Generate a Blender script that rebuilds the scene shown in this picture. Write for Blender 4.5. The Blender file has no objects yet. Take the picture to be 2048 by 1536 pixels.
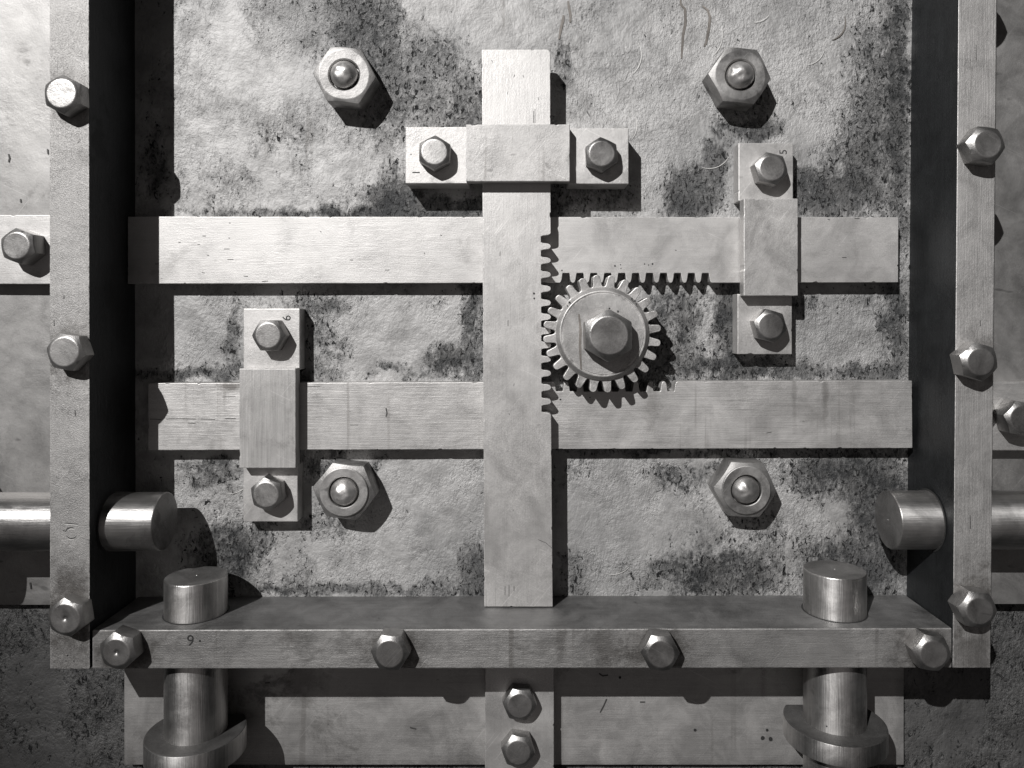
import bpy, bmesh, math, random
from mathutils import Vector, Matrix, noise as mnoise
random.seed(7)
sc = bpy.context.scene
col = sc.collection

# ------------------------------------------------------------------ camera
# plan coordinates: X right, Y down, in millimetres on the back plate; H = height off the back plate
VX, VY, D = 1040.0, 640.0, 1500.0
def W(X, Y, H): return Vector(((X-1024)/1000.0, -H/1000.0, (768-Y)/1000.0))
def U(px, py, H):            # photo measure at height H -> plan millimetres
    k = 1-H/D
    return VX+(px-VX)*k, VY+(py-VY)*k
cam = bpy.data.cameras.new('camera'); camo = bpy.data.objects.new('camera', cam); col.objects.link(camo)
camo.location = W(VX, VY, D); camo.rotation_euler = (math.pi/2, 0, 0)
cam.sensor_width = 36; cam.lens = D/2048*36
cam.shift_x = -(VX-1024)/2048; cam.shift_y = -(768-VY)/2048
cam.clip_start = 0.01; cam.clip_end = 100
sc.camera = camo

# ------------------------------------------------------------------ light
world = bpy.data.worlds.new('World'); sc.world = world; world.use_nodes = True
bg = world.node_tree.nodes['Background']
bg.inputs[0].default_value = (0.85, 0.97, 1.0, 1); bg.inputs[1].default_value = 0.002
lh = 12000.0
lp = W(900-.54*lh, 600-.76*lh, lh)
sp = bpy.data.lights.new('spotlight', 'SPOT'); spo = bpy.data.objects.new('spotlight', sp); col.objects.link(spo)
spo.location = lp
tgt = W(860, 20, 0)
spo.rotation_euler = (tgt-lp).to_track_quat('-Z', 'Y').to_euler()
sp.energy = 17400; sp.shadow_soft_size = 0.055; sp.spot_size = math.radians(14.4); sp.spot_blend = 1.0
sp.color = (1.0, 0.985, 0.972)
# added dim fill lamp behind the viewer for room bounce, mirrored softly by the polished faces
ar = bpy.data.lights.new('room_fill', 'AREA'); aro = bpy.data.objects.new('room_fill', ar); col.objects.link(aro)
aro.location = W(900, 1400, 4200); aro.rotation_euler = (W(1100, 700, 0)-aro.location).to_track_quat('-Z', 'Y').to_euler()
ar.shape = 'RECTANGLE'; ar.size = 7.0; ar.size_y = 5.5; ar.energy = 17.0; ar.color = (1.0, 0.93, 0.91)

sc.view_settings.view_transform = 'Standard'; sc.view_settings.look = 'None'
sc.view_settings.exposure = 0; sc.view_settings.gamma = 1; sc.view_settings.use_curve_mapping = False
sc.render.engine = 'CYCLES'
sc.cycles.max_bounces = 5; sc.cycles.diffuse_bounces = 3; sc.cycles.glossy_bounces = 4

# ------------------------------------------------------------------ materials
class NT:
    def __init__(s, name):
        s.m = bpy.data.materials.new(name); s.m.use_nodes = True
        s.t = s.m.node_tree; s.b = s.t.nodes['Principled BSDF']
        tc = s.t.nodes.new('ShaderNodeTexCoord'); oi = s.t.nodes.new('ShaderNodeObjectInfo')
        sh = s.vm('MULTIPLY_ADD', None, (31, 17, 43), tc.outputs['Object'])
        s.t.links.new(oi.outputs['Random'], sh.node.inputs[0])
        s.P = sh
    def put(s, inp, v):
        if hasattr(v, 'links'): s.t.links.new(v, inp)
        else: inp.default_value = v
    def vm(s, op, a, b, c=None):
        n = s.t.nodes.new('ShaderNodeVectorMath'); n.operation = op
        for i, v in enumerate((a, b, c)):
            if v is not None: s.put(n.inputs[i], v)
        return n.outputs[0]
    def ma(s, op, a, b=0.5, clamp=False):
        n = s.t.nodes.new('ShaderNodeMath'); n.operation = op; n.use_clamp = clamp
        s.put(n.inputs[0], a); s.put(n.inputs[1], b); return n.outputs[0]
    def noise(s, sx, sy=None, sz=None, detail=4, rough=.55, dist=0):
        sy = sx if sy is None else sy; sz = sx if sz is None else sz
        n = s.t.nodes.new('ShaderNodeTexNoise')
        s.put(n.inputs['Vector'], s.vm('MULTIPLY', s.P, (sx, sy, sz)))
        n.inputs['Scale'].default_value = 1; n.inputs['Detail'].default_value = detail
        n.inputs['Roughness'].default_value = rough; n.inputs['Distortion'].default_value = dist
        return n.outputs['Fac']
    def voro(s, sx, sy=None, sz=None):
        sy = sx if sy is None else sy; sz = sx if sz is None else sz
        n = s.t.nodes.new('ShaderNodeTexVoronoi')
        s.put(n.inputs['Vector'], s.vm('MULTIPLY', s.P, (sx, sy, sz))); n.inputs['Scale'].default_value = 1
        return n.outputs['Distance']
    def rng(s, v, a, b, c=0.0, d=1.0):
        n = s.t.nodes.new('ShaderNodeMapRange'); n.interpolation_type = 'SMOOTHSTEP'
        s.put(n.inputs['Value'], v)
        for k, x in zip(('From Min', 'From Max', 'To Min', 'To Max'), (a, b, c, d)): s.put(n.inputs[k], x)
        return n.outputs[0]
    def mix(s, f, a, b):
        n = s.t.nodes.new('ShaderNodeMix'); n.data_type = 'RGBA'
        s.put(n.inputs[0], f)
        s.put(n.inputs[6], a if hasattr(a, 'links') else (*a, 1) if isinstance(a, tuple) else (a, a, a, 1))
        s.put(n.inputs[7], b if hasattr(b, 'links') else (*b, 1) if isinstance(b, tuple) else (b, b, b, 1))
        return n.outputs[2]
    def fmix(s, f, a, b):
        n = s.t.nodes.new('ShaderNodeMix'); s.put(n.inputs[0], f); s.put(n.inputs[2], a); s.put(n.inputs[3], b); return n.outputs[0]
    def bump(s, hgt, strength, dist, prev=None):
        n = s.t.nodes.new('ShaderNodeBump'); s.put(n.inputs['Height'], hgt)
        s.put(n.inputs['Strength'], strength); n.inputs['Distance'].default_value = dist
        if prev is not None: s.put(n.inputs['Normal'], prev)
        return n.outputs[0]
    def attr(s, name):
        n = s.t.nodes.new('ShaderNodeAttribute'); n.attribute_name = name; return n.outputs['Fac']

def g3(v, w=0.0):   # neutral with a touch of warmth (w>0) or teal (w<0)
    return (v*(1+.032*w), v, v*(1-.03*w))

def machined(name, base=.5, rough=.55, metal=.75, axis='x', streak=.25, grain=1.0, pit=.5, dark=.35, wear=.18, warm=.6, spots=(),
             wave=.10, gk=1.0, aniso=None, lumps=.2, edge=.5, cross=0.0, chips=0.0):
    """milled flat steel: fine grain, brushing along one axis, pits, oil stains, hairline scratches, rubbed bright edges"""
    t = NT(name)
    big = t.noise(3.2, detail=5, rough=.6)
    mid = t.noise(15, detail=7, rough=.68, dist=.5)
    s = {'x': (5, 150, 150), 'z': (150, 150, 5), 'n': (70, 70, 70)}[axis]
    st = t.noise(*s, detail=5, rough=.65)
    s2 = {'x': (16, 480, 480), 'z': (480, 480, 16), 'n': (220, 220, 220)}[axis]
    st2 = t.noise(*s2, detail=2)
    gr = t.noise(420, detail=3, rough=.8)
    ls = {'x': (45, 110, 110), 'z': (110, 110, 45), 'n': (85, 85, 85)}[axis]
    lump = t.noise(*ls, detail=5, rough=.7)
    zone = t.rng(t.noise(5.5, detail=4, rough=.6), .40, .62)          # where the skin is rougher
    k = t.ma('ADD', t.ma('MULTIPLY', t.ma('SUBTRACT', big), wear*2.6), t.ma('MULTIPLY', t.ma('SUBTRACT', mid), wear*3.2))
    k = t.ma('ADD', k, t.ma('MULTIPLY', t.ma('SUBTRACT', st), streak*1.5))
    k = t.ma('ADD', k, t.ma('MULTIPLY', t.ma('SUBTRACT', st2), streak*1.0))
    k = t.ma('ADD', k, t.ma('MULTIPLY', t.ma('MULTIPLY', t.ma('SUBTRACT', gr), .8*grain), t.ma('ADD', t.ma('MULTIPLY', zone, .7), .3)))
    k = t.ma('ADD', k, .5, clamp=True)
    c = t.mix(k, g3(base*(1-.66), warm), g3(min(base*1.5, .92), warm))
    sm = t.rng(t.noise(7, detail=8, rough=.72, dist=.3), .56, .66)
    c = t.mix(t.ma('MULTIPLY', sm, dark), c, g3(base*.32, warm*1.8))
    if cross:      # dried runs of oil across the part
        cr = t.ma('MULTIPLY', t.rng(t.noise(55, 55, 1.6, detail=4, rough=.6), .56, .70), t.rng(t.noise(4.5, detail=3), .45, .6))
        c = t.mix(t.ma('MULTIPLY', cr, cross), c, g3(base*.3, 2.4))
    ps = {'x': (55, 200, 200), 'z': (190, 190, 60), 'n': (130, 130, 130)}[axis]
    pn = t.noise(*ps, detail=4, rough=.75)
    pm = t.ma('MULTIPLY', t.rng(pn, .69, .73), t.rng(t.noise(9, detail=3), .45, .58))
    pm = t.ma('MULTIPLY', pm, pit, clamp=True)
    c = t.mix(pm, c, .025)
    # hairline scratches: along the grain and two slanting sets
    sc_ = t.noise(*({'x': (7, 900, 900), 'z': (900, 900, 7), 'n': (20, 600, 60)}[axis]), detail=1)
    scm = t.ma('MULTIPLY', t.rng(sc_, .68, .75), t.rng(t.noise(6, detail=3), .50, .62))
    c = t.mix(t.ma('MULTIPLY', scm, .6), c, g3(base*.3, warm))
    P0 = t.P
    for ang, thr in ((.9, .735), (-.45, .75)):
        vr = t.t.nodes.new('ShaderNodeVectorRotate'); vr.rotation_type = 'Y_AXIS'; vr.inputs['Angle'].default_value = ang
        t.t.links.new(P0, vr.inputs['Vector']); t.P = vr.outputs[0]
        x = t.rng(t.noise(9, 500, 520, detail=1), thr-.02, thr+.02); t.P = P0
        c = t.mix(t.ma('MULTIPLY', x, .28), c, g3(min(.9, base*1.7), warm))
    for (x, z, rx_, rz_, k_) in spots:      # rust and oil stains at fixed places on the part
        tc = t.t.nodes.new('ShaderNodeTexCoord')
        v_ = t.vm('MULTIPLY', t.vm('SUBTRACT', tc.outputs['Object'], (x, 0, z)), (1/rx_, 0, 1/rz_))
        ln = t.t.nodes.new('ShaderNodeVectorMath'); ln.operation = 'LENGTH'; t.t.links.new(v_, ln.inputs[0])
        q_ = t.ma('ADD', ln.outputs['Value'], t.ma('MULTIPLY', t.ma('SUBTRACT', t.noise(40, detail=6, rough=.75), .5), 2.4))
        c = t.mix(t.ma('MULTIPLY', t.rng(q_, 1.2, .2), k_), c, g3(base*.2, 2.4))
    if chips:      # scale knocked off down to bright metal
        cp = t.ma('MULTIPLY', t.rng(t.noise(60, 60, 35, detail=4, rough=.7), .70, .73), t.rng(t.noise(7, detail=2), .5, .6))
        c = t.mix(t.ma('MULTIPLY', cp, chips), c, .5)
    r = t.ma('ADD', t.ma('MULTIPLY', t.ma('SUBTRACT', mid), .45), t.ma('ADD', t.ma('MULTIPLY', sm, .10), rough))
    if edge:       # rubbed edges
        bv = t.t.nodes.new('ShaderNodeBevel'); bv.samples = 4; bv.inputs['Radius'].default_value = .0032
        ge = t.t.nodes.new('ShaderNodeNewGeometry')
        d_ = t.t.nodes.new('ShaderNodeVectorMath'); d_.operation = 'DOT_PRODUCT'
        t.t.links.new(bv.outputs[0], d_.inputs[0]); t.t.links.new(ge.outputs['Normal'], d_.inputs[1])
        em = t.rng(d_.outputs['Value'], .995, .90)
        en = t.noise(60, detail=5, rough=.75)
        c = t.mix(t.ma('MULTIPLY', t.ma('MULTIPLY', em, t.rng(en, .42, .56)), edge), c, g3(min(.92, base*1.9), warm))
        c = t.mix(t.ma('MULTIPLY', t.ma('MULTIPLY', em, t.rng(en, .44, .34)), edge), c, g3(base*.2, warm))
    t.put(t.b.inputs['Base Color'], c)
    t.b.inputs['Metallic'].default_value = metal
    t.put(t.b.inputs['Roughness'], r)
    if aniso:       # lathe-turned: highlight drawn out along the axis
        tn = t.t.nodes.new('ShaderNodeTangent'); tn.direction_type = 'RADIAL'; tn.axis = aniso
        t.t.links.new(tn.outputs[0], t.b.inputs['Tangent']); t.b.inputs['Anisotropic'].default_value = .65; t.b.inputs['Anisotropic Rotation'].default_value = .25
    h = t.ma('MULTIPLY', t.ma('MULTIPLY', lump, lumps*3), t.ma('ADD', t.ma('MULTIPLY', zone, .8), .2))
    h = t.ma('ADD', h, t.ma('MULTIPLY', gr, .30*grain))
    h = t.ma('ADD', h, t.ma('MULTIPLY', st2, .35*streak*4))
    h = t.ma('SUBTRACT', h, t.ma('MULTIPLY', pm, 1.4))
    b = t.bump(h, min(1, .6*gk), .0016*gk)
    b = t.bump(t.noise(7, detail=3), wave, .012, b)
    t.put(t.b.inputs['Normal'], b)
    return t.m

def cast(name, lo=.07, hi=.5, rough=.62, metal=.6, attr=None, bias=0.0, size=1.0, bumpk=1.0, warm=.3):
    """rough hammered plate: pale rubbed skin broken by dark pitted patches"""
    t = NT(name)
    a = t.noise(3.0*size, detail=6, rough=.6, dist=.5)
    b_ = t.noise(13*size, detail=6, rough=.65, dist=.3)
    c_ = t.noise(75*size, 75*size, 48*size, detail=5, rough=.72, dist=.6)
    f_ = t.noise(210*size, 210*size, 150*size, detail=3, rough=.7)
    v = t.ma('ADD', t.ma('MULTIPLY', a, .75), t.ma('MULTIPLY', b_, .55))
    v = t.ma('ADD', v, t.ma('MULTIPLY', c_, .95))
    v = t.ma('ADD', v, t.ma('MULTIPLY', f_, .52))
    v = t.ma('ADD', v, bias-.36)
    if attr: v = t.ma('SUBTRACT', v, t.ma('MULTIPLY', t.attr(attr), .62))
    m = t.rng(v, .58, 1.24)
    c = t.mix(m, g3(lo, -1.2), g3(hi, warm))
    smo = t.rng(t.ma('ADD', t.noise(5.0*size, detail=7, rough=.62, dist=.6), t.ma('MULTIPLY', t.ma('SUBTRACT', v, 1.0), .22)), .52, .62)   # worn smooth islands
    c = t.mix(t.ma('MULTIPLY', t.ma('MULTIPLY', smo, m), .8), c, t.mix(t.noise(9*size, detail=5, rough=.6), g3(hi*.62, warm*1.4), g3(hi*1.05, warm)))
    # slow tone changes in the pale skin
    c = t.mix(t.ma('MULTIPLY', t.rng(t.noise(22*size, detail=6, rough=.65), .42, .66), .5), c, g3(hi*.42, warm*1.5))
    c = t.mix(t.ma('MULTIPLY', t.rng(t.noise(2.2*size, detail=6, rough=.6, dist=.4), .44, .62), .38), c, g3(hi*.35, -.3))
    # small black pits, thicker in the broken zones
    zone = t.rng(v, 1.30, .98)
    pn = t.noise(120*size, 120*size, 75*size, detail=4, rough=.75, dist=1.0)
    pm = t.rng(t.ma('SUBTRACT', t.ma('ADD', pn, t.ma('MULTIPLY', zone, .10)), t.ma('MULTIPLY', smo, .045)), .66, .70)
    c = t.mix(pm, c, g3(.018, -1))
    # drips
    dr = t.ma('MULTIPLY', t.rng(t.noise(38, 38, 2.2, detail=3), .63, .70), t.rng(t.noise(3.1, detail=2), .5, .6))
    c = t.mix(t.ma('MULTIPLY', dr, .4), c, g3(hi*.35, 1.5))
    t.put(t.b.inputs['Base Color'], c); t.b.inputs['Metallic'].default_value = metal
    t.put(t.b.inputs['Roughness'], t.fmix(m, rough+.10, rough))
    h = t.ma('ADD', t.ma('MULTIPLY', c_, 1.0), t.ma('MULTIPLY', f_, .75))
    h = t.ma('ADD', h, t.ma('MULTIPLY', m, .25))
    h = t.ma('SUBTRACT', h, t.ma('MULTIPLY', pm, .5))
    n = t.bump(h, t.ma('MULTIPLY', t.fmix(m, 1.0*bumpk, .85*bumpk), t.fmix(smo, 1.0, .24)), .0052)
    n = t.bump(b_, .5*bumpk, .014, n)
    t.put(t.b.inputs['Normal'], n)
    return t.m

M_plate  = cast('pitted_cast_plate', lo=.040, hi=.46, metal=.5, rough=.66, attr='grime', bias=.17)
M_rough  = cast('black_cast_wall', lo=.040, hi=.18, rough=.60, bias=-.02, size=.8, bumpk=1.2, metal=.5)
M_outer  = machined('dull_burnished_plate', base=.33, rough=.56, metal=.8, axis='n', streak=.1, grain=.6, pit=.35, dark=.35, wear=.26, edge=0, wave=.25)
M_low    = machined('grey_lower_plate', base=.44, rough=.62, axis='x', streak=.14, pit=.6, dark=.6, wear=.22, edge=0, cross=.35, spots=((-.09, .12, .03, .05, .8), (.10, .1, .025, .07, .7), (.30, .12, .05, .05, .5), (-.42, .02, .05, .06, .5)))
M_barh   = machined('milled_bar_long_grain', base=.56, rough=.54, axis='x', streak=.10, pit=1.3, dark=.3, wear=.15, grain=1.0, lumps=.14)
M_barh2  = machined('milled_bar_stained', base=.53, rough=.54, axis='x', streak=.22, pit=.9, dark=.4, wear=.15, cross=.4, spots=((.75, 0, .05, .06, .8), (.742, -.05, .03, .03, .5), (-.745, .0, .03, .012, .8), (.42, 0, .008, .09, .45), (.36, 0, .006, .09, .35), (.08, -.03, .02, .06, .35)))
M_barv   = machined('milled_bar_upright', base=.54, rough=.55, axis='z', streak=.09, pit=.8, dark=.28, wear=.14, grain=1.0, lumps=.14)
M_bridge = machined('clamp_bridge_steel', base=.44, rough=.60, axis='z', streak=.34, pit=.35, dark=.4, wear=.14, grain=.9)
M_bridg2 = machined('stained_clamp_bridge', base=.47, rough=.55, axis='n', streak=.1, pit=.5, dark=.65, wear=.24, grain=.9, cross=.4)
M_pad    = machined('clamp_foot_steel', base=.54, rough=.54, axis='n', streak=.1, pit=.9, dark=.45, wear=.2, grain=1.0)
M_frame  = machined('grained_frame_steel', base=.42, rough=.60, metal=.75, axis='z', streak=.12, grain=1.5, pit=.45, dark=.3, wear=.18, gk=1.7, lumps=.4, edge=.7, spots=((0, .302, .055, .06, .45), (0, -.149, .06, .07, .6), (0, -.600, .06, .08, .85), (0, -.69, .06, .05, .4)))
M_framer = machined('worn_frame_steel', base=.50, rough=.60, metal=.75, axis='z', streak=.22, grain=1.3, pit=.5, dark=.3, wear=.15, gk=1.2, edge=.7, spots=((.02, .225, .05, .05, .5), (.015, -.155, .055, .06, .55), (.0, -.585, .06, .07, .85), (-.005, -.68, .06, .06, .6)))
M_frameh = machined('grained_frame_rail_steel', base=.34, rough=.60, metal=.75, axis='x', streak=.16, grain=1.5, pit=.7, dark=.5, wear=.22, gk=1.3, lumps=.3, edge=.8, cross=.55, spots=((-.707, .0, .065, .05, .85), (-.231, .0, .07, .05, .8), (.242, .0, .07, .05, .8), (.718, .0, .065, .05, .8), (.148, .0, .035, .05, .6), (.07, .01, .012, .05, .5), (-.42, .02, .04, .012, .5)))
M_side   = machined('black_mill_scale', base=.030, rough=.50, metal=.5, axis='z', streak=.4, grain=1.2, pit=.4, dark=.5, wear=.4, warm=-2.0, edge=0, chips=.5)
M_ledge  = machined('oily_ledge_steel', base=.20, rough=.55, metal=.6, axis='x', streak=.2, grain=1.1, pit=.8, dark=.8, wear=.42, warm=.3, edge=0)
M_bolt   = machined('forged_bolt_steel', base=.36, rough=.41, metal=.92, axis='n', streak=.10, grain=1.2, pit=.8, dark=.75, wear=.42, wave=.2, gk=.9, edge=0)
M_stud   = machined('hammered_stud_steel', base=.66, rough=.40, metal=.88, axis='n', streak=.1, grain=.8, pit=.8, dark=.6, wear=.4, wave=.5, edge=0)
M_nut    = machined('hand_filed_nut_steel', base=.33, rough=.54, metal=.85, axis='n', streak=.12, grain=1.0, pit=.9, dark=.8, wear=.6, wave=.7, gk=1.0, edge=0)
M_round  = machined('turned_bolt_bar', base=.50, rough=.45, metal=.95, axis='x', streak=.3, grain=.6, pit=.7, dark=.45, wear=.2, aniso='X', gk=.8, edge=0)
M_roundv = machined('turned_bolt_pin', base=.62, rough=.41, metal=.95, axis='z', streak=.40, grain=.6, pit=.6, dark=.55, wear=.26, aniso='Z', gk=.8, edge=0)
M_tooth  = machined('greasy_gear_rim_steel', base=.46, rough=.5, metal=.85, axis='n', streak=.1, grain=1.4, pit=1.0, dark=.85, wear=.42, edge=.8)
M_collar = machined('dark_collar_face', base=.15, rough=.6, metal=.7, axis='n', streak=.1, grain=1.2, pit=.7, dark=.6, wear=.4, edge=0)
M_cap    = machined('sawn_bar_end', base=.26, rough=.5, metal=.8, axis='n', streak=.1, grain=1.3, pit=.7, dark=.6, wear=.4, edge=0)
M_gear   = machined('gear_steel', base=.47, rough=.54, metal=.8, axis='n', streak=.10, grain=1.2, pit=1.0, dark=.7, wear=.32, edge=.6)
M_gouge  = machined('dark_dent_bottom', base=.07, rough=.6, metal=.5, axis='n', edge=0)
M_drip   = machined('dried_oil_run', base=.16, rough=.6, metal=.2, axis='z', streak=.3, wear=.5, warm=3.0, edge=0)
t = NT('black_stamping_and_gap'); t.b.inputs['Base Color'].default_value = (.02, .02, .02, 1); t.b.inputs['Roughness'].default_value = .7; M_black = t.m
t = NT('bright_scratch_and_glint'); t.b.inputs['Base Color'].default_value = (.85, .84, .82, 1); t.b.inputs['Metallic'].default_value = .5; t.b.inputs['Roughness'].default_value = .5; M_bright = t.m

# ------------------------------------------------------------------ helpers
def link(name, me, mat, parent=None, label=None, cat=None, group=None, kind=None):
    o = bpy.data.objects.new(name, me); col.objects.link(o)
    if mat is not None and not me.materials: me.materials.append(mat)
    if parent is not None: o.parent = parent
    for k, v in (('label', label), ('category', cat), ('group', group), ('kind', kind)):
        if v: o[k] = v
    return o
def empty(name, loc, label, cat, group=None):
    o = bpy.data.objects.new(name, None); col.objects.link(o); o.location = loc; o.empty_display_size = .02
    o['label'] = label; o['category'] = cat
    if group: o['group'] = group
    return o
def bevel(o, w=.0015, seg=2, ang=35):
    m = o.modifiers.new('edge', 'BEVEL'); m.width = w; m.segments = seg; m.limit_method = 'ANGLE'; m.angle_limit = math.radians(ang)
    m.harden_normals = False
    return o
def smooth(me, ang=40):
    for p in me.polygons: p.use_smooth = True
    try: me.set_sharp_from_angle(angle=math.radians(ang))
    except Exception: pass

def nicked(pts, rnd):
    """small dents and burrs knocked into the long edges"""
    area = sum(pts[i][0]*pts[(i+1) % len(pts)][1]-pts[(i+1) % len(pts)][0]*pts[i][1] for i in range(len(pts)))
    sg = 1 if area > 0 else -1
    out = []
    for i, p in enumerate(pts):
        q = pts[(i+1) % len(pts)]; out.append(p)
        L = math.hypot(q[0]-p[0], q[1]-p[1])
        if L < 70: continue
        ux, uy = (q[0]-p[0])/L, (q[1]-p[1])/L; nx, ny = -uy*sg, ux*sg
        k = max(1, int(L/75)); 
        for j in range(k):
            t = L*(j+rnd.uniform(.15, .85))/k; w = rnd.uniform(2, 7); d = rnd.choice((.3, .5, .8, 1.3, 1.9))
            if t < 12 or t > L-12: continue
            for a, b in ((-w, 0), (-w*.4, d), (w*.3, d*.8), (w, rnd.uniform(0, .2))): out.append((p[0]+ux*(t+a)+nx*b, p[1]+uy*(t+a)+ny*b))
    return out
def prism_mesh(name, pts, h0, h1, org):
    if h1-h0 < 120: pts = nicked(pts, random.Random(len(name)+int(pts[0][0])))
    """pts: plan polygon; extruded from height h0 to h1; coordinates local to org (plan X,Y)"""
    bm = bmesh.new()
    O = W(org[0], org[1], 0)
    area = sum(pts[i][0]*pts[(i+1) % len(pts)][1]-pts[(i+1) % len(pts)][0]*pts[i][1] for i in range(len(pts)))
    if area > 0: pts = pts[::-1]
    lo = [bm.verts.new(W(x, y, h0)-O) for x, y in pts]
    hi = [bm.verts.new(W(x, y, h1)-O) for x, y in pts]
    bm.faces.new(hi); bm.faces.new(lo[::-1])
    n = len(pts)
    for i in range(n): bm.faces.new((lo[i], lo[(i+1) % n], hi[(i+1) % n], hi[i]))
    bmesh.ops.recalc_face_normals(bm, faces=bm.faces)
    me = bpy.data.meshes.new(name); bm.to_mesh(me); bm.free()
    return me
def prism(name, pts, h0, h1, mat, org=None, parent=None, bev=.0015, **kw):
    if org is None: org = pts[0] if parent is None else None
    if parent is not None:
        pl = parent.location; org = (pl.x*1000+1024, 768-pl.z*1000)
        me = prism_mesh(name, pts, h0, h1, org); o = link(name, me, mat, parent, **kw)
        o.location = (0, -pl.y, 0)
    else:
        cx = sum(p[0] for p in pts)/len(pts); cy = sum(p[1] for p in pts)/len(pts)
        me = prism_mesh(name, pts, h0, h1, (cx, cy)); o = link(name, me, mat, None, **kw); o.location = W(cx, cy, 0)
    if bev: bevel(o, bev)
    return o
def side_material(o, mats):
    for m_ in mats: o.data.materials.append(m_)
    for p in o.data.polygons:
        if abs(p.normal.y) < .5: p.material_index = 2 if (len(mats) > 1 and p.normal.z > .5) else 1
def rect(x0, y0, x1, y1): return [(x0, y0), (x1, y0), (x1, y1), (x0, y1)]
def boxpx(name, x0, y0, x1, y1, h0, h1, mat, parent=None, **kw):
    a = U(x0, y0, h1); b = U(x1, y1, h1)
    return prism(name, rect(a[0], a[1], b[0], b[1]), h0, h1, mat, parent=parent, **kw)

def rings_mesh(name, rings, cap0=True, cap1=True, ang=30):
    """rings: list of lists of 3D points (same count)"""
    bm = bmesh.new(); vs = [[bm.verts.new(p) for p in r] for r in rings]; n = len(vs[0])
    for a, b in zip(vs, vs[1:]):
        for i in range(n): bm.faces.new((a[i], a[(i+1) % n], b[(i+1) % n], b[i]))
    if cap0: bm.faces.new(vs[0][::-1])
    if cap1: bm.faces.new(vs[-1])
    bmesh.ops.recalc_face_normals(bm, faces=bm.faces)
    me = bpy.data.meshes.new(name); bm.to_mesh(me); bm.free(); smooth(me, ang)
    return me

def hexhead(ap, ht, rtop, seed=0, n=96, hole=0.0, dish=0.0, tilt=.72, wob=.012):
    """hexagonal head with a conical chamfer meeting the flats in arcs; outward axis is -Y (toward the viewer)"""
    rnd = random.Random(seed); ph = [rnd.uniform(0, 6.28) for _ in range(6)]
    def pt(r, a, h): return Vector((r*math.cos(a)/1000, -h/1000, r*math.sin(a)/1000))
    def hexr(a):
        q = (a % (math.pi/3))-math.pi/6
        return min(ap/math.cos(q), ap*1.148)
    def wb(a): return 1+wob*(math.sin(2*a+ph[0])+.6*math.sin(3*a+ph[1])+.4*math.sin(5*a+ph[2]))/2
    A = [2*math.pi*i/n for i in range(n)]
    rings = []
    rings.append([pt(hexr(a)*wb(a), a, -2) for a in A])
    def hz(r): return ht-(r-rtop)*tilt if r > rtop else ht
    rings.append([pt(hexr(a)*wb(a), a, hz(hexr(a))-1.2) for a in A])
    rings.append([pt((hexr(a)-.8)*wb(a), a, hz(hexr(a)-.8)) for a in A])
    rings.append([pt((rtop+1.6)*wb(a), a, hz(rtop+1.6)) for a in A])
    rings.append([pt((rtop+.3)*wb(a), a, ht-.3) for a in A])
    rings.append([pt((rtop-.9)*wb(a), a, ht+.2) for a in A])
    rings.append([pt((rtop-2.4)*wb(a), a, ht+.25) for a in A])
    if hole:
        rings.append([pt(hole+2.5, a, ht+.3) for a in A])
        rings.append([pt(hole, a, ht-2.5) for a in A])
        rings.append([pt(hole, a, ht-14) for a in A])
        return rings
    rings.append([pt(rtop*.66, a, ht+.25) for a in A])
    rings.append([pt(rtop*.30, a, ht+.25) for a in A])
    rings.append([pt(rtop*.13, a, ht+.25-dish*.4) for a in A])
    rings.append([pt(rtop*.06, a, ht+.25-dish) for a in A])
    return rings

bolt_meshes = {}
def bolt(pxf, pyf, hb, label, group, ht=34, ap=34, rtop=28, rot=0, dish=0, cat='bolt', seed=0, mat=None, group_=None):
    """pxf, pyf: centre of the front face as measured; hb: height of the surface it is screwed down on"""
    key = (ht, ap, rtop, dish, seed)
    if key not in bolt_meshes: bolt_meshes[key] = rings_mesh('bolt_head', hexhead(ap, ht, rtop, seed, dish=dish))
    X, Y = U(pxf, pyf, hb+ht)
    me = bolt_meshes[key]
    o = link('hex_bolt', me, mat or M_bolt, None, label, cat, group)
    o.location = W(X, Y, hb); o.rotation_euler = (random.uniform(-.02, .02), math.radians(rot), random.uniform(-.02, .02))
    return o

def text(s, px, py, H, size, rot, parent, mat=None, name='stamped_number', sx=1.0):
    cu = bpy.data.curves.new('txt', 'FONT'); cu.body = s; cu.size = size/1000/.72; cu.align_x = 'CENTER'; cu.align_y = 'CENTER'
    cu.extrude = .0002; cu.resolution_u = 4
    tmp = bpy.data.objects.new('tmp', cu); col.objects.link(tmp)
    dg = bpy.context.evaluated_depsgraph_get(); dg.update()
    me = bpy.data.meshes.new_from_object(tmp.evaluated_get(dg)); bpy.data.objects.remove(tmp)
    X, Y = U(px, py, H)
    me.transform(Matrix.Rotation(math.pi/2, 4, 'X') @ Matrix.Rotation(math.radians(rot), 4, 'Z') @ Matrix.Scale(sx, 4, (1, 0, 0)))
    me.transform(Matrix.Translation(W(X, Y, H+.15)-parent_loc(parent)))
    me.materials.clear(); me.materials.append(mat or M_black)
    return link(name, me, None, parent)
def parent_loc(p):
    v = p.location.copy(); q = p.parent
    while q: v += q.location; q = q.parent
    return v
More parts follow.
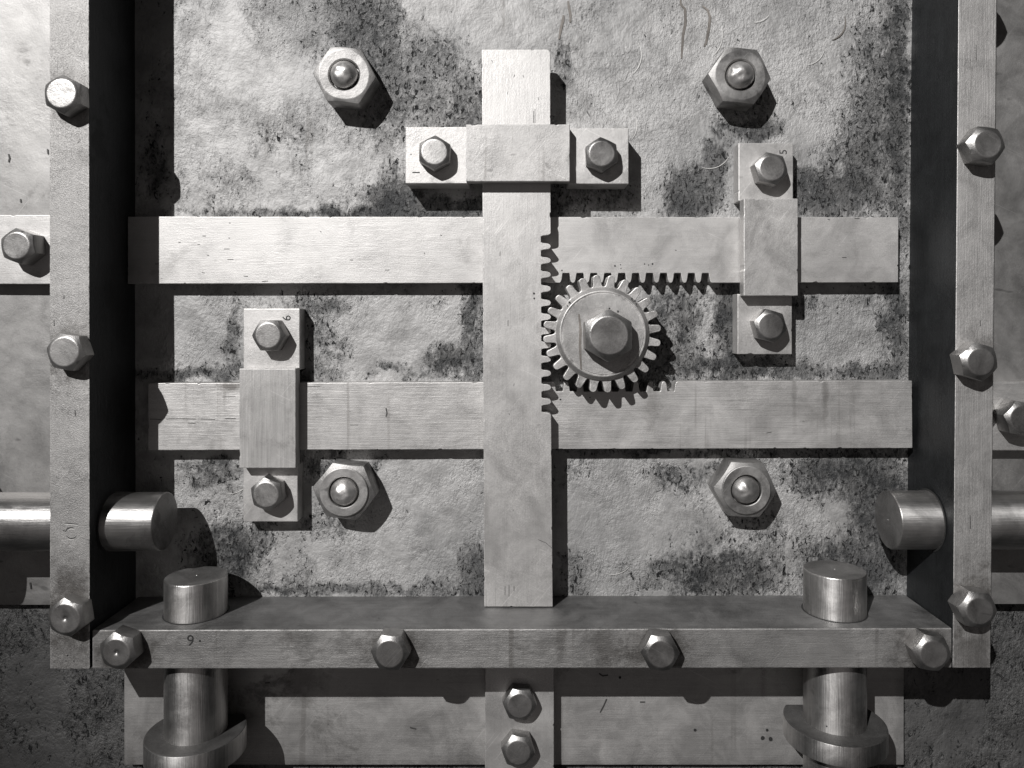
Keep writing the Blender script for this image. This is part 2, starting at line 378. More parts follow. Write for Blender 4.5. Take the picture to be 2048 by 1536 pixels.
def mark1(name, strokes, H, parent, mat=None, w=1.2):
    """raised or inked hairline marks; strokes: polylines in measured coordinates"""
    bm = bmesh.new(); O = parent_loc(parent)
    for st in strokes:
        P = [U(x, y, H) for x, y in st]
        n = len(P)
        L = []; R = []
        for i, p in enumerate(P):
            a = P[max(i-1, 0)]; b = P[min(i+1, n-1)]; d = Vector((b[0]-a[0], b[1]-a[1])); d.normalize() if d.length else None
            ww = w*(.35+.65*math.sin(math.pi*(i+.5)/n)) if n > 3 else w
            L.append((p[0]-d.y*ww/2, p[1]+d.x*ww/2)); R.append((p[0]+d.y*ww/2, p[1]-d.x*ww/2))
        poly = L+R[::-1]
        lo = [bm.verts.new(W(x, y, H+.05)-O) for x, y in poly]; hi = [bm.verts.new(W(x, y, H+.3)-O) for x, y in poly]
        m = len(poly)
        for i in range(n-1):
            j = m-1-i
            bm.faces.new((hi[i], hi[i+1], hi[j-1], hi[j]))
        for i in range(m): bm.faces.new((lo[i], lo[(i+1) % m], hi[(i+1) % m], hi[i]))
    bmesh.ops.recalc_face_normals(bm, faces=bm.faces)
    me = bpy.data.meshes.new(name); bm.to_mesh(me); bm.free()
    return link(name, me, mat or M_black, parent)
def marks(name, strokes, H, parent, mat=None, w=1.2):
    for st in strokes: mark1(name, [st], H, parent, mat, w)
def dot1(name, pts, H, parent, r=2.2, mat=None):
    st = []
    for x, y in pts: st.append([(x-r, y), (x+r, y+.3)])
    bm = bmesh.new(); O = parent_loc(parent)
    for x, y in pts:
        X, Y = U(x, y, H); rr = r*random.uniform(.7, 1.15)
        vs = [bm.verts.new(W(X+rr*math.cos(a)*random.uniform(.75, 1.1), Y+rr*math.sin(a), H+.2)-O) for a in [i*math.pi/5 for i in range(10)]]
        bm.faces.new(vs)
    bmesh.ops.recalc_face_normals(bm, faces=bm.faces)
    me = bpy.data.meshes.new(name); bm.to_mesh(me); bm.free()
    return link(name, me, mat or M_black, parent)
def dots(name, pts, H, parent, r=2.2, mat=None):
    for p in pts: dot1(name, [p], H, parent, r, mat)
def arc(cx, cy, r, a0, a1, n=14): return [(cx+r*math.cos(math.radians(a0+(a1-a0)*i/n)), cy+r*math.sin(math.radians(a0+(a1-a0)*i/n))) for i in range(n+1)]

# ------------------------------------------------------------------ background wall and plates
def sheet(name, x0, y0, x1, y1, H, step, amp, mat, thick=20, gr=None, **kw):
    """slab whose front is a fine grid with gentle real unevenness; optional grime field"""
    nx = max(2, int((x1-x0)/step)); ny = max(2, int((y1-y0)/step))
    bm = bmesh.new(); cx, cy = (x0+x1)/2, (y0+y1)/2; O = W(cx, cy, 0)
    G = []
    V = []
    for j in range(ny+1):
        row = []
        for i in range(nx+1):
            X = x0+(x1-x0)*i/nx; Y = y0+(y1-y0)*j/ny
            e = min(X-x0, x1-X, Y-y0, y1-Y); f = min(1, max(0, e/14))
            z = amp*f*(mnoise.noise(Vector((X/160, Y/160, 1.7)))+.45*mnoise.noise(Vector((X/48, Y/48, 5.1))))
            if i in (0, nx) or j in (0, ny): z -= 1.5
            row.append(bm.verts.new(W(X, Y, H+z)-O)); G.append(gr(X, Y) if gr else 0)
        V.append(row)
    for j in range(ny):
        for i in range(nx): bm.faces.new((V[j][i], V[j+1][i], V[j+1][i+1], V[j][i+1]))
    # rim
    border = [V[0][i] for i in range(nx+1)]+[V[j][nx] for j in range(1, ny+1)]+[V[ny][i] for i in range(nx-1, -1, -1)]+[V[j][0] for j in range(ny-1, 0, -1)]
    back = []
    for v in border:
        back.append(bm.verts.new((v.co.x, thick/1000-H/1000, v.co.z))); G.append(.5)
    m = len(border)
    for i in range(m): bm.faces.new((border[i], border[(i+1) % m], back[(i+1) % m], back[i]))
    bmesh.ops.recalc_face_normals(bm, faces=bm.faces)
    me = bpy.data.meshes.new(name); bm.to_mesh(me); bm.free()
    if V and me.polygons[0].normal.y > 0: me.flip_normals()
    smooth(me, 35)
    if gr:
        at = me.attributes.new('grime', 'FLOAT', 'POINT'); at.data.foreach_set('value', G)
    o = link(name, me, mat, None, **kw); o.location = O
    return o

# dirt and paint loss on the inner plate: (x, y, rx, ry, strength) in plan millimetres
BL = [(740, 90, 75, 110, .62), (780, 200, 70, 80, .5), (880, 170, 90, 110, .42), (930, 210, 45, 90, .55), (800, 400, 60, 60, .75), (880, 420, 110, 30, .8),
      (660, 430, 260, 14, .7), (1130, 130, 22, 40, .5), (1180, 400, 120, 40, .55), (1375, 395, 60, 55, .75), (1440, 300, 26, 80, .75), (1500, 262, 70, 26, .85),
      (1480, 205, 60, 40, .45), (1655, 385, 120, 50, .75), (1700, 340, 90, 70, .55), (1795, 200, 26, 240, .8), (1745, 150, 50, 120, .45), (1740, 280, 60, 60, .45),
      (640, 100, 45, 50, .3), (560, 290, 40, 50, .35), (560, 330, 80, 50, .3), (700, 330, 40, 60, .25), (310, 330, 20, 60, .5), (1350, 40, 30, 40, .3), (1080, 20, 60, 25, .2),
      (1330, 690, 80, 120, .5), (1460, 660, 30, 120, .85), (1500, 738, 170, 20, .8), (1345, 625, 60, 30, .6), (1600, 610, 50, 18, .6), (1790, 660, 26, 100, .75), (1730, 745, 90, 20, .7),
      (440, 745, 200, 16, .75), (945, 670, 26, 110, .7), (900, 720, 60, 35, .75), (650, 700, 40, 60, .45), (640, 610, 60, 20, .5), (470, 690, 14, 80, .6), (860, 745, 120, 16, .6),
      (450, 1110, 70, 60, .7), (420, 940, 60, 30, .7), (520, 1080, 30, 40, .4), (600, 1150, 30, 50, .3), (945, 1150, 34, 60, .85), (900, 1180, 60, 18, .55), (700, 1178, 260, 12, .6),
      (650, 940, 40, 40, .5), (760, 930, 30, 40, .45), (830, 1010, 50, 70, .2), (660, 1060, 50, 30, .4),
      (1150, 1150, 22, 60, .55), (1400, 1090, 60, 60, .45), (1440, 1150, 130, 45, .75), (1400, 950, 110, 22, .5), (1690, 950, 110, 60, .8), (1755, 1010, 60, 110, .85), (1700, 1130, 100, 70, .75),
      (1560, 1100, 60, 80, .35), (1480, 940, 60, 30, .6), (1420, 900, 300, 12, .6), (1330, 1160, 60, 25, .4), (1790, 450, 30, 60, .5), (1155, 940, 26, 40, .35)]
PALE = [(430, 150, 90, 160), (570, 110, 80, 80), (620, 340, 120, 60), (1300, 90, 130, 80), (1290, 260, 70, 90), (1560, 110, 80, 90), (1610, 290, 70, 70), (430, 650, 80, 60), (790, 665, 100, 60),
        (1395, 655, 48, 48), (1670, 670, 90, 55), (720, 1090, 130, 55), (820, 970, 90, 60), (1220, 1000, 95, 85), (1610, 1010, 55, 60), (1060, 20, 90, 60)]
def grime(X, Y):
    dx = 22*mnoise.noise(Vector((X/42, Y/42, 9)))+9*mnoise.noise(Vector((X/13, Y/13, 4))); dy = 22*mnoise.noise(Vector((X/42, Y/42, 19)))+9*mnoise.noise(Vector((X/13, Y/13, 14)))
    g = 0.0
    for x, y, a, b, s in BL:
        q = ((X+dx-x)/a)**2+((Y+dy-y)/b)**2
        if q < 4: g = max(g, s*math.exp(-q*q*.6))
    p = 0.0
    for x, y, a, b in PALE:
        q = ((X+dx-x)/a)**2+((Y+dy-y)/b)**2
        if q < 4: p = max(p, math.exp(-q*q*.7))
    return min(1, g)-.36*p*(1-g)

TOP = -170
wall = sheet('wall', -700, -600, 2800, 2300, -20, 14, 6, M_rough, thick=60, label='rough black cast metal wall behind the whole lockwork, bare at both lower corners', cat='wall')
inner = sheet('back_plate', 233, TOP, 1851, 1225, 0, 6, 1.3, M_plate, gr=grime, label='pale pitted cast back plate inside the bolted frame, stained dark in patches', cat='plate')
lowp = sheet('lower_plate', U(248, 0, 0)[0], 1226, 1808, 1530, 0, 12, .8, M_low, label='smooth grey plate below the bottom rail, crossed by the narrow strip', cat='plate')
lp1 = sheet('side_plate', -420, -240, 232, 1210, 0, 12, 1.6, M_outer, label='burnished plate left of the left frame post, behind the short bolted bar', cat='plate')
rp1 = sheet('side_plate', 1852, -240, 2500, 1203, 14, 12, 1.2, M_outer, thick=34, label='burnished plate right of the right frame post, behind the bar cut by the picture edge', cat='plate')

# ------------------------------------------------------------------ frame posts and bottom rail
FH = 160
xl0, _ = U(98.5, 0, FH); xl1, _ = U(178.5, 0, FH)
_, yb = U(0, 1338, FH)
lpost = prism('frame_post', [(xl0, TOP), (xl1-1, TOP), (xl1+1, yb), (xl0+1, yb)], -10, FH, M_frame, label='left upright frame post of grained steel, its lower end above the bare wall', cat='post')
def rx(px, py): return U(px, py, FH)
a0 = rx(1919, -250); a1 = rx(1996, -250); b0 = rx(1905, 1336); b1 = rx(1981, 1336)
rpost = prism('frame_post', [a0, a1, b1, b0], -10, FH, M_framer, label='right upright frame post, slightly leaning, brighter than the left one', cat='post')
r0 = U(184, 1260, FH); r1 = U(1904, 1256, FH); r2 = U(1904, 1336, FH); r3 = U(184, 1338, FH)
rail = prism('bottom_rail', [(r0[0], r0[1]), (r1[0], r1[1]), (r2[0], r2[1]), (r3[0], r3[1])], -10, FH, M_frameh, label='thick horizontal bottom rail joining both posts, its dark top forming a ledge', cat='rail', bev=.0022)

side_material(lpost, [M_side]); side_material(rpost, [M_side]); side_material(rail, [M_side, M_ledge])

# ------------------------------------------------------------------ rack bars
PIT = 27.9
def teeth_h(xs, yedge, ydeep, sign, hw_out=6.4, hw_in=8.2, H=31):
    """notches cut in a horizontal edge, from measured notch centres; returns plan points left to right.
       wide root, rounded tooth tips between notches"""
    P = []
    for x in xs:
        for ux, uy in ((-12.2, 0), (-10, .12), (-8.6, .35), (-7.2, .88), (-6.2, 1), (6.2, 1), (7.2, .88), (8.6, .35), (10, .12), (12.2, 0)):
            P.append(U(x+ux, yedge+(ydeep-yedge)*uy, H))
    return P
B1 = 31
xs1 = [1132+PIT*i for i in range(11)]
def y1(px): return 433+(px-245)*.0007
pts = [U(258, 433, B1), U(1797, 434.5, B1), U(1796.5, 564.5, B1)]
pts += teeth_h(xs1, 565.5, 546, 1, H=B1)[::-1]
pts += [U(258, 567.5, B1)]
pts[0] = (271.5, pts[0][1]); pts[-1] = (271.5, pts[-1][1])
top_bar = prism('rack_bar', pts, .5, B1, M_barh, bev=.0009, label='pale upper horizontal bar with rack teeth in its lower edge above the gear', cat='rack bar')
B2 = 33
xs2 = [1342-PIT*i for i in range(9)][::-1]
pts = [U(296, 766.5, B2), U(965, 764.5, B2)]+teeth_h(xs2, 763, 783, -1, H=B2)+[U(1824, 761.5, B2), U(1825, 896, B2), U(296, 900.5, B2)]
low_bar = prism('rack_bar', pts, .5, B2, M_barh2, bev=.0009, label='streaked lower horizontal bar with rack teeth in its upper edge below the gear', cat='rack bar')
BV = 62
ys = [478.5+28.25*i for i in range(13)]
pts = [U(963.5, 99, BV), U(1094, 98.5, BV), U(1098.5, 100.5, BV), U(1100.5, 105, BV)]
for y in ys:
    xe = 1100.5+(y-100)*.0022+.2; xd = 1082+(y-478)*.004
    for uy, ux in ((-12.6, 0), (-10, .1), (-8.2, .34), (-7.2, .8), (-5.6, 1), (5.6, 1), (7.2, .8), (8.2, .34), (10, .1), (12.6, 0)):
        pts.append(U(xe+(xd-xe)*ux, y+uy, BV))
_, ybot = U(0, 1213.5, BV)
pts += [(U(1105.5, 0, BV)[0], ybot), (U(968.5, 0, BV)[0], ybot)]
vert_bar = prism('rack_bar', pts, 34.5, BV, M_barv, bev=.0009, label='upright bar standing on the ledge with rack teeth in its right edge', cat='rack bar')

# short side bars and lower strip
sb = boxpx('side_bar', -260, 430, 130, 568, .5, 29, M_barh, label='short pale bar left of the left post, held by one bolt', cat='bar')
sb2 = boxpx('side_bar', 1940, 765, 2300, 901, 12, 42, M_barh2, label='short grey bar right of the right post, held by one half visible bolt', cat='bar')
strip = boxpx('strip', 970, 1300, 1108, 1640, .5, 30, M_barv, label='narrow upright strip under the bottom rail, holding two bolts one above the other', cat='strip')

# ------------------------------------------------------------------ clamps
def zrect(x0, y0, x1, y1, H): a = U(x0, y0, H); b = U(x1, y1, H); return rect(a[0], a[1], b[0], b[1])
PH = 60; SH = 86
c = empty('clamp', W(*U(1035, 310, 0), 0), 'horizontal hat shaped clamp over the upright bar near its top, two bolts', 'clamp', 'bolted clamps holding the bars')
topclamp = c
fl = prism('foot', zrect(811, 253.5, 936, 367, PH), .5, PH, M_pad, parent=c)
fr = prism('foot', zrect(1136, 256, 1257.5, 368, PH), .5, PH, M_pad, parent=c)
prism('bridge', zrect(932, 248.5, 1140, 363, SH), BV+.6, SH, M_bridg2, parent=c)
text('1', 833, 345, PH, 15, 90, fl)
dots('punch_mark', [(822, 309)], PH, fl, 1.6)
QH = 36; TH = 62
c = empty('clamp', W(*U(1540, 500, 0), 0), 'upright clamp over the right part of the upper bar, pale, two bolts', 'clamp', 'bolted clamps holding the bars')
rclamp = c
f1 = prism('foot', zrect(1477, 286, 1586.5, 402, QH), .5, QH, M_pad, parent=c)
f2 = prism('foot', zrect(1475, 588, 1584, 708.5, QH), .5, QH, M_pad, parent=c)
prism('bridge', zrect(1487.5, 397, 1596, 591.5, TH), QH-1.4, TH, M_pad, parent=c)
text('5', 1567, 304, QH, 15, 90, f1)
c = empty('clamp', W(*U(538, 830, 0), 0), 'upright clamp over the left part of the lower bar, darker brushed bridge, two bolts', 'clamp', 'bolted clamps holding the bars')
lclamp = c
f1 = prism('foot', zrect(486.5, 617, 599.5, 740, QH), .5, QH, M_pad, parent=c)
f2 = prism('foot', zrect(486, 930, 595.5, 1043.5, QH), .5, QH, M_pad, parent=c)
prism('bridge', zrect(478.5, 737, 591.5, 936.5, TH), QH-1.4, TH, M_bridge, parent=c)
text('6', 574, 636, QH, 17, 90, f1)
text('5', 1436, 312, .8, 15, 90, inner)

# stampings on frame
def stamp10(parent):
    marks('stamped_number', [[(129.5, 1046), (156, 1048.5)]], FH, parent, w=1.4)
    marks('stamped_highlight', [[(130, 1048.2), (156, 1050.4)]], FH, parent, M_bright, w=1.0)  # pale strokes paint the glint along the edges of the stamped figures
    marks('stamped_number', [arc(142, 1066.5, 11.5, 195, 300, 10), arc(143, 1065.5, 11.5, 30, 150, 10)], FH, parent, w=1.6)
    marks('stamped_highlight', [arc(143.5, 1068.5, 10.5, 220, 310, 10), arc(143, 1067.6, 12, 60, 120, 6)], FH, parent, M_bright, w=.9)
    dots('punch_mark', [(128, 1061), (135, 1311), (132, 1322), (148, 1322)], FH, parent, 1.6)
stamp10(lpost)
text('9', 381, 1282, FH, 20, 0, rail)
dots('punch_mark', [(400, 1282)], FH, rail, 2.4)
dots('punch_mark', [(1068, 587), (1068.5, 597)], BV, vert_bar, 2)
dots('punch_mark', [(1241, 529.5), (1242, 537), (1230, 532), (1289, 528), (1297, 530), (1305, 528), (1124, 541)], B1, top_bar, 1.7)
dots('punch_mark', [(1121, 799), (1180, 795)], B2, low_bar, 1.8)
dots('punch_mark', [(1362, 679), (1357, 700)], 1.0, inner, 3.6)
def gouges(parent, H, strokes, w=1.5, mat=None): marks('gouge', strokes, H, parent, mat or M_gouge, w*.72)
gouges(low_bar, B2, [[(300, 838), (322, 839)], [(332, 838), (362, 837), (392, 838)], [(402, 838), (430, 839)], [(450, 837), (472, 837)], [(445, 794), (471, 793)], [(376, 846), (391, 847)],
                     [(613, 773), (640, 773)], [(1533, 866), (1543, 864)], [(700, 850), (716, 850)]], 1.5)
gouges(low_bar, B2, [[(772, 816), (774, 826), (772, 834)]], 3.4)
gouges(top_bar, B1, [[(405, 472), (412, 472)], [(395, 489), (400, 489)], [(448, 498), (459, 498)], [(414, 510), (418, 511)], [(455, 519), (467, 519)], [(404, 545), (409, 546)], [(487, 552), (496, 553)],
                     [(524, 563), (536, 562)], [(357, 485), (361, 485)], [(310, 528), (318, 528)], [(458, 446), (461, 446)], [(457, 476), (460, 476)], [(640, 463), (643, 464)], [(700, 520), (706, 520)],
                     [(880, 470), (884, 471)], [(770, 540), (779, 540)], [(1655, 438), (1660, 440)], [(1709, 437), (1719, 437)], [(1684, 515), (1693, 515)], [(1350, 500), (1353, 501)], [(848, 505), (849, 508)]], 1.7)
gouges(vert_bar, BV, [[(1010, 1172), (1010, 1190)], [(1018, 1170), (1018, 1193)], [(1028, 1172), (1028, 1182)], [(1000, 503), (1000, 512)], [(1018, 826), (1019, 830)], [(1076, 194), (1077, 200)],
                      [(1067, 222), (1067, 246)], [(1070, 218), (1070, 246)], [(1046, 150), (1047, 155)], [(983, 120), (986, 125)], [(1016, 640), (1016, 652)]], 1.3)
gouges(vert_bar, BV, [[(1076, 1079), (1092, 1086), (1106, 1098)]], 1.0)
gouges(lp1, 1, [[(17, 308), (19, 316), (17, 324)], [(41, 398), (42, 405)], [(95, 298), (96, 308)], [(60, 1165), (62, 1178)]], 4)
gouges(lowp, 1, [[(1198, 1347), (1206, 1352), (1216, 1350)], [(1213, 1398), (1208, 1410), (1200, 1425)], [(530, 1366), (540, 1365)], [(1280, 1404), (1290, 1404)], [(820, 1455), (832, 1458)]], 3.2)
dots('pit', [(1525, 1476), (1534, 1460), (1541, 1478), (1390, 1460), (1240, 1355)], 1.2, lowp, 4)
gouges(lpost, FH, [[(108, 640), (109, 652)], [(128, 590), (128, 598)], [(150, 820), (151, 832)]], 2)
gouges(rpost, FH, [[(1940, 1030), (1941, 1058)], [(1952, 90), (1952, 120)], [(1960, 640), (1961, 652)]], 1.6)
# crescent tool marks ring the plate
marks('crescent_mark', [arc(1418, 292, 45, 30, 108), arc(1225, 1105, 44, 42, 112), arc(1235, 110, 48, -30, 50), arc(1610, 90, 40, 10, 85),
                        arc(1390, 70, 55, -20, 48), arc(1510, 10, 34, 35, 95), arc(460, 945, 42, 30, 100), arc(1230, 250, 44, -20, 40)], 1.5, inner, M_bright, w=1.1)
marks('crescent_groove', [arc(1655, 45, 36, -20, 75)], 1.3, inner, M_drip, w=3.0)
marks('oil_run', [[(1358, -20), (1362, 10), (1370, 18), (1371, 45), (1366, 70), (1364, 100), (1363, 117)], [(1405, 12), (1415, 20), (1420, 34), (1417, 60), (1412, 86), (1408, 93)], [(1118, 78), (1121, 60), (1126, 40), (1127, 30)], [(1136, 2), (1138, 16), (1141, 30), (1140, 44)]], 1.2, inner, M_drip, w=5.5)

# ------------------------------------------------------------------ gear
gh = 80
gx, gy = U(1204.5, 667.5, gh)
g = empty('gear_wheel', W(gx, gy, 0), 'toothed gear wheel with raised round hub, meshing with all three racks', 'gear')
N = 24; RO = 112; RR = 89.3
prof = []
for i in range(N):
    c0 = math.radians(5.6+15*i)
    for da, r in ((-6.9, RR+.2), (-5.7, RR+1.4), (-4.9, RR+4.5), (-4.3, RR+10), (-3.7, RO-7), (-3.2, RO-3.4), (-2.1, RO-.9), (0, RO), (2.1, RO-.9), (3.2, RO-3.4), (3.7, RO-7), (4.3, RR+10), (4.9, RR+4.5), (5.7, RR+1.4), (6.9, RR+.2)):
        a = c0+math.radians(da); prof.append((gx+r*math.cos(a), gy-r*math.sin(a)))
prism('toothed_ring', prof, 36, gh, M_tooth, parent=g, bev=.0011)
def disc(r, h): return [Vector((r*math.cos(2*math.pi*i/96)/1000, -h/1000, r*math.sin(2*math.pi*i/96)/1000)) for i in range(96)]
hub = link('hub', rings_mesh('hub', [disc(88.2, gh-1), disc(88.2, gh+2.6), disc(87.4, gh+3.6), disc(81.2, gh+11.4), disc(80, gh+12), disc(78.6, gh+12), disc(78, gh+10.6), disc(76.4, gh+10.6), disc(75.8, gh+12.1), disc(74, gh+12.1), disc(60, gh+12.1), disc(20, gh+12.1)], ang=22), M_gear, g)
link('boss', rings_mesh('boss', [disc(60, 0), disc(60, 36.5)]), M_frame, g)
ho = parent_loc(hub)
marks('scratch', [[(1158, 628), (1161, 660), (1160, 690), (1162, 738)]], gh+12.1, hub, M_drip, w=5)
dots('punch_mark', [(1213, 631), (1219, 617), (1236, 623), (1264, 598), (1270, 602), (1273, 609), (1135, 612), (1139, 605)], gh+12.2, hub, 2)
bolt(1217.5, 671.5, gh+12, 'large hex bolt in the centre of the gear hub', None, ht=40, ap=43, rtop=35, rot=30, seed=3)

# ------------------------------------------------------------------ round bolts (bars and pins)
def rodmesh(name, R, L, seed=0, n=96, ch=1.6, dimple=True):
    """cylinder along +X from 0 to L, small edge chamfer, end face at L with a centre dimple"""
    def ring(r, x): return [Vector((x/1000, r*math.cos(2*math.pi*i/n)/1000, r*math.sin(2*math.pi*i/n)/1000)) for i in range(n)]
    rg = [ring(R, 0), ring(R, L*.33), ring(R, L*.66), ring(R, L-ch), ring(R-ch*.35, L-ch*.35), ring(R-ch, L), ring(R*.5, L+.2), ring(1.6, L+.2), ring(1.2, L-.5), ring(.4, L-.8)]
    return rings_mesh(name, rg, ang=25)
AX = 80
def rod(name, ox, oy, L, R, direction, mat, label, group, collar=None, cr=0, ct=0, clip=None, cat='bolt bar'):
    e = empty(name, W(ox, oy, AX), label, cat, group)
    me = rodmesh('shaft', R, L); s = link('shaft', me, mat, e); me.materials.append(M_cap)
    for p in me.polygons:
        if abs(p.normal.x) > .9: p.material_index = 1
    rot = {'right': Matrix.Identity(4), 'left': Matrix.Rotation(math.pi, 4, 'Z'), 'up': Matrix.Rotation(-math.pi/2, 4, 'Y')}[direction]
    me.transform(rot)
    if collar is not None:
        n = 96
        def ring(r, x): return [Vector((x/1000, r*math.cos(2*math.pi*i/n)/1000, r*math.sin(2*math.pi*i/n)/1000)) for i in range(n)]
        cm = rings_mesh('collar', [ring(cr-2, collar), ring(cr-.5, collar+.8), ring(cr, collar+2.5), ring(cr, collar+ct-2.5), ring(cr-.5, collar+ct-.8), ring(cr-2, collar+ct)], ang=25)
        cm.transform(rot)
        if clip is not None:      # flat cut at the back of the collar
            bm = bmesh.new(); bm.from_mesh(cm)
            r = bmesh.ops.bisect_plane(bm, geom=bm.verts[:]+bm.edges[:]+bm.faces[:], plane_co=(0, clip/1000, 0), plane_no=(0, 1, 0), clear_outer=True)
            ed = [x for x in r['geom_cut'] if isinstance(x, bmesh.types.BMEdge)]
            bmesh.ops.holes_fill(bm, edges=ed, sides=0); bm.to_mesh(cm); bm.free(); smooth(cm, 25)
        link('collar', cm, mat, e); cm.materials.append(M_collar)
        ax = 2 if direction == 'up' else 0
        for p in cm.polygons:
            if abs(p.normal[ax]) > .6: p.material_index = 1
    return e
ry = U(0, 1042.5, AX)[1]; RRD = 54.0
rod('round_bolt', -360, ry, 368+360, RRD, 'right', M_round, 'horizontal round bolt bar passing through the left post, bright band along its top', 'round bolt bars and pins', collar=290, cr=96, ct=42, clip=60)
rod('round_bolt', 2440, ry-3, 2440-1737, RRD, 'left', M_round, 'horizontal round bolt bar passing through the right post, dark end face showing', 'round bolt bars and pins', collar=300, cr=96, ct=42, clip=60)
yt = U(0, 1150, AX)[1]
rod('round_pin', U(392.5, 0, AX)[0], 1640, 1640-1124, 56, 'up', M_roundv, 'upright round pin rising through the ledge at left, with a flat collar under the rail', 'round bolt bars and pins', collar=1640-1415-44, cr=90, ct=44, clip=56, cat='pin')
rod('round_pin', U(1669, 0, AX)[0], 1640, 1640-1112, 56, 'up', M_roundv, 'upright round pin rising through the ledge at right, with a flat collar under the rail', 'round bolt bars and pins', collar=1640-1397-38, cr=92, ct=38, clip=56, cat='pin')

def clearance(parent, org, axis, r0, r1):
    """flat black ring painted for the dark gap round a bar or pin, lying on the face it passes through"""
    n = 72; bm = bmesh.new(); O = parent_loc(parent)
    def pt(r, a): return (org+(Vector((0, r*math.cos(a), r*math.sin(a))) if axis == 'x' else Vector((r*math.cos(a), r*math.sin(a), 0)))/1000)-O
    A = [2*math.pi*i/n for i in range(n)]
    a_ = [bm.verts.new(pt(r0, a)) for a in A]; b_ = [bm.verts.new(pt(r1*(1+.008*math.sin(3*a)), a)) for a in A]
    for i in range(n): bm.faces.new((a_[i], a_[(i+1) % n], b_[(i+1) % n], b_[i]))
    me = bpy.data.meshes.new('dark_gap_ring'); bm.to_mesh(me); bm.free()
    return link('dark_gap_ring', me, M_black, parent)  # black ring stands in for the shade inside the clearance gap
clearance(rpost, W(1813.4, ry-3, AX), 'x', 52, 58.5)
clearance(lpost, W(272.3, ry, AX), 'x', 52, 58.5)
clearance(rail, W(U(392.5, 0, AX)[0], 1192.6, AX), 'z', 54, 58.8)
clearance(rail, W(U(1669, 0, AX)[0], 1190.0, AX), 'z', 54, 58.8)
rp = [o for o in col.objects if o.name.startswith('round_pin.')][0]
bm = bmesh.new(); bmesh.ops.create_icosphere(bm, subdivisions=3, radius=.0052)
me = bpy.data.meshes.new('oil_hole'); bm.to_mesh(me); bm.free(); smooth(me)
hx, hy = U(1656, 1452, 124)
oh = link('oil_hole', me, M_black, rp); oh.location = W(hx, hy, 121)-rp.location

# ------------------------------------------------------------------ domed nuts
def nut(px, py, rot, label, seed, lip):
    H = 53; X, Y = U(px, py, H)
    e = empty('domed_nut', W(X, Y, 0), label, 'nut', 'large nuts with domed studs on the back plate')
    body = link('nut_body', rings_mesh('nut_body', hexhead(53, H, 47 if lip else 49, seed, hole=29, tilt=.42, wob=.03), cap1=True), M_nut, e)
    body.rotation_euler = (0, math.radians(rot), 0)
    rnd = random.Random(seed)
    if lip:
        link('washer_lip', rings_mesh('washer_lip', [disc(47, H-1), disc(47, H+2.2), disc(45.5, H+3.2), disc(31, H+3.2), disc(29.5, H+2), disc(29, H-3)], cap0=False, cap1=False), M_nut, e)
    rg = [disc(26.5, H-13), disc(26.5, H-3)]
    for k in range(1, 10):
        a = math.pi/2*k/10
        rg.append(disc(26.5*math.cos(a), H-3+21*math.sin(a)))
    me = rings_mesh('stud', rg)
    for v in me.vertices:       # hammered facets
        q = mnoise.noise(Vector(v.co)*85+Vector((seed, 0, 0)))*.0024
        v.co.y += q*(1 if v.co.y < -(H-6)/1000 else 0)
    link('stud', me, M_stud, e)
nut(688, 149, 4, 'large domed nut on the back plate, upper left, long black shadow', 11, False)
nut(1481, 150, 4, 'large domed nut on the back plate, upper right, above the upright clamp', 12, False)
nut(688, 984, 7, 'large domed nut with round lip, below the lower bar beside the left clamp', 13, True)
nut(1492, 980, 3, 'large domed nut with round lip, below the lower bar at right', 14, True)

# ------------------------------------------------------------------ hex bolts
G1 = 'bolts in the clamps'; G2 = 'bolts in the left post'; G3 = 'bolts in the right post'; G4 = 'bolts in the bottom rail'; G5 = 'bolts in the lower strip'; G6 = 'bolts in the short side bars'
bolt(868, 304, PH, 'hex bolt in the left foot of the horizontal clamp', G1, ht=29, ap=29, rtop=24.2, rot=32, seed=1)
bolt(1204, 307, PH, 'hex bolt in the right foot of the horizontal clamp', G1, ht=29, ap=29, rtop=24.2, rot=26, seed=2)
bolt(1544, 336, QH, 'hex bolt in the upper foot of the right clamp, beside the stamped 5', G1, ht=32, ap=29, rtop=24, rot=14, seed=4)
bolt(1543, 652, QH, 'hex bolt in the lower foot of the right clamp', G1, ht=32, ap=29, rtop=24, rot=16, seed=5)
bolt(536, 671, QH, 'hex bolt in the upper foot of the left clamp, beside the stamped 6', G1, ht=32, ap=29, rtop=24, rot=0, seed=6)
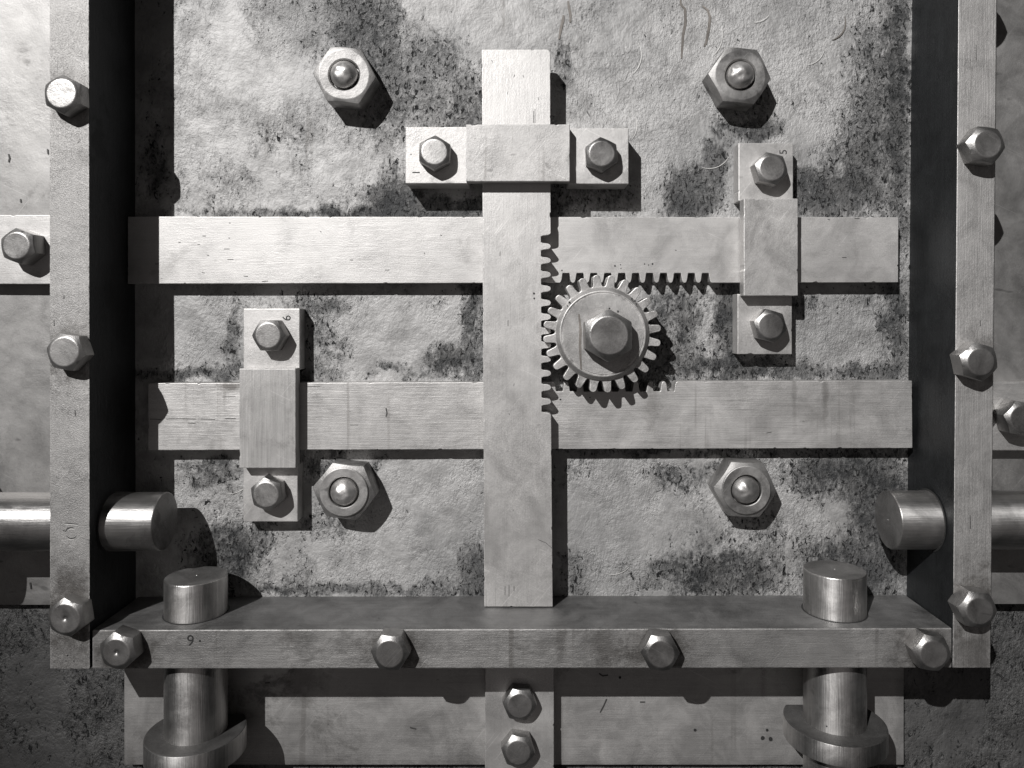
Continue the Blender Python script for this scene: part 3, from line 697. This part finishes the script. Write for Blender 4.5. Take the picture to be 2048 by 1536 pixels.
bolt(532, 990, QH, 'hex bolt with scored face in the lower foot of the left clamp', G1, ht=32, ap=29, rtop=24, rot=20, seed=7)
for x, y, lab, rt, sd, ds in ((122, 187, 'bright hex bolt, topmost of the three in the left post', 28, 1, 0), (128, 704, 'hex bolt halfway down the left post', 10, 2, 0),
                      (130, 1237, 'dark hex bolt with a centre dimple, lowest in the left post', 22, 4, 2.2)):
    bolt(x, y, FH, lab, G2, ht=30, ap=31, rtop=25.8, rot=rt, seed=sd, dish=ds)
bolt(118, -330, FH, 'hex bolt of the left post above the picture edge', G2, ht=30, ap=31, rtop=25.8, rot=5, seed=1)
for x, y, lab, rt, sd in ((1977, 288, 'hex bolt, topmost visible in the right post', 8, 5), (1963, 724, 'hex bolt with a bright glint, halfway down the right post', 18, 6),
                      (1960, 1222, 'dark hex bolt, lowest in the right post, near the ledge corner', 6, 7)):
    bolt(x, y, FH, lab, G3, ht=35, ap=31, rtop=23.5, rot=rt, seed=sd)
bolt(1985, -160, FH, 'hex bolt of the right post above the picture edge', G3, ht=35, ap=31, rtop=23.5, rot=6, seed=5)
for x, y, lab, rt, sd, ds in ((233, 1305, 'hex bolt with a dimpled face at the left end of the bottom rail', 18, 7, 2.4), (779, 1308, 'second hex bolt from the left in the bottom rail', 4, 6, 0),
                      (1322, 1309, 'third hex bolt from the left in the bottom rail', 2, 5, 0), (1868, 1309, 'hex bolt at the right end of the bottom rail', 8, 4, 0)):
    bolt(x, y, FH, lab, G4, ht=33, ap=30.5, rtop=23.8, rot=rt, seed=sd, dish=ds)
bolt(1039, 1412, 30, 'upper of the two hex bolts in the strip under the rail', G5, ht=28, ap=29.5, rtop=23.5, rot=6, seed=2)
bolt(1036, 1506, 30, 'lower of the two hex bolts in the strip, cut by the picture edge', G5, ht=28, ap=29.5, rtop=23.5, rot=10, seed=6)
bolt(32, 491, 29, 'bright hex bolt in the short bar left of the left post', G6, ht=40, ap=31, rtop=25.5, rot=22, seed=1)
bolt(2048, 838, 42, 'half visible hex bolt in the short bar at the right picture edge', G6, ht=40, ap=31, rtop=25.5, rot=10, seed=5)
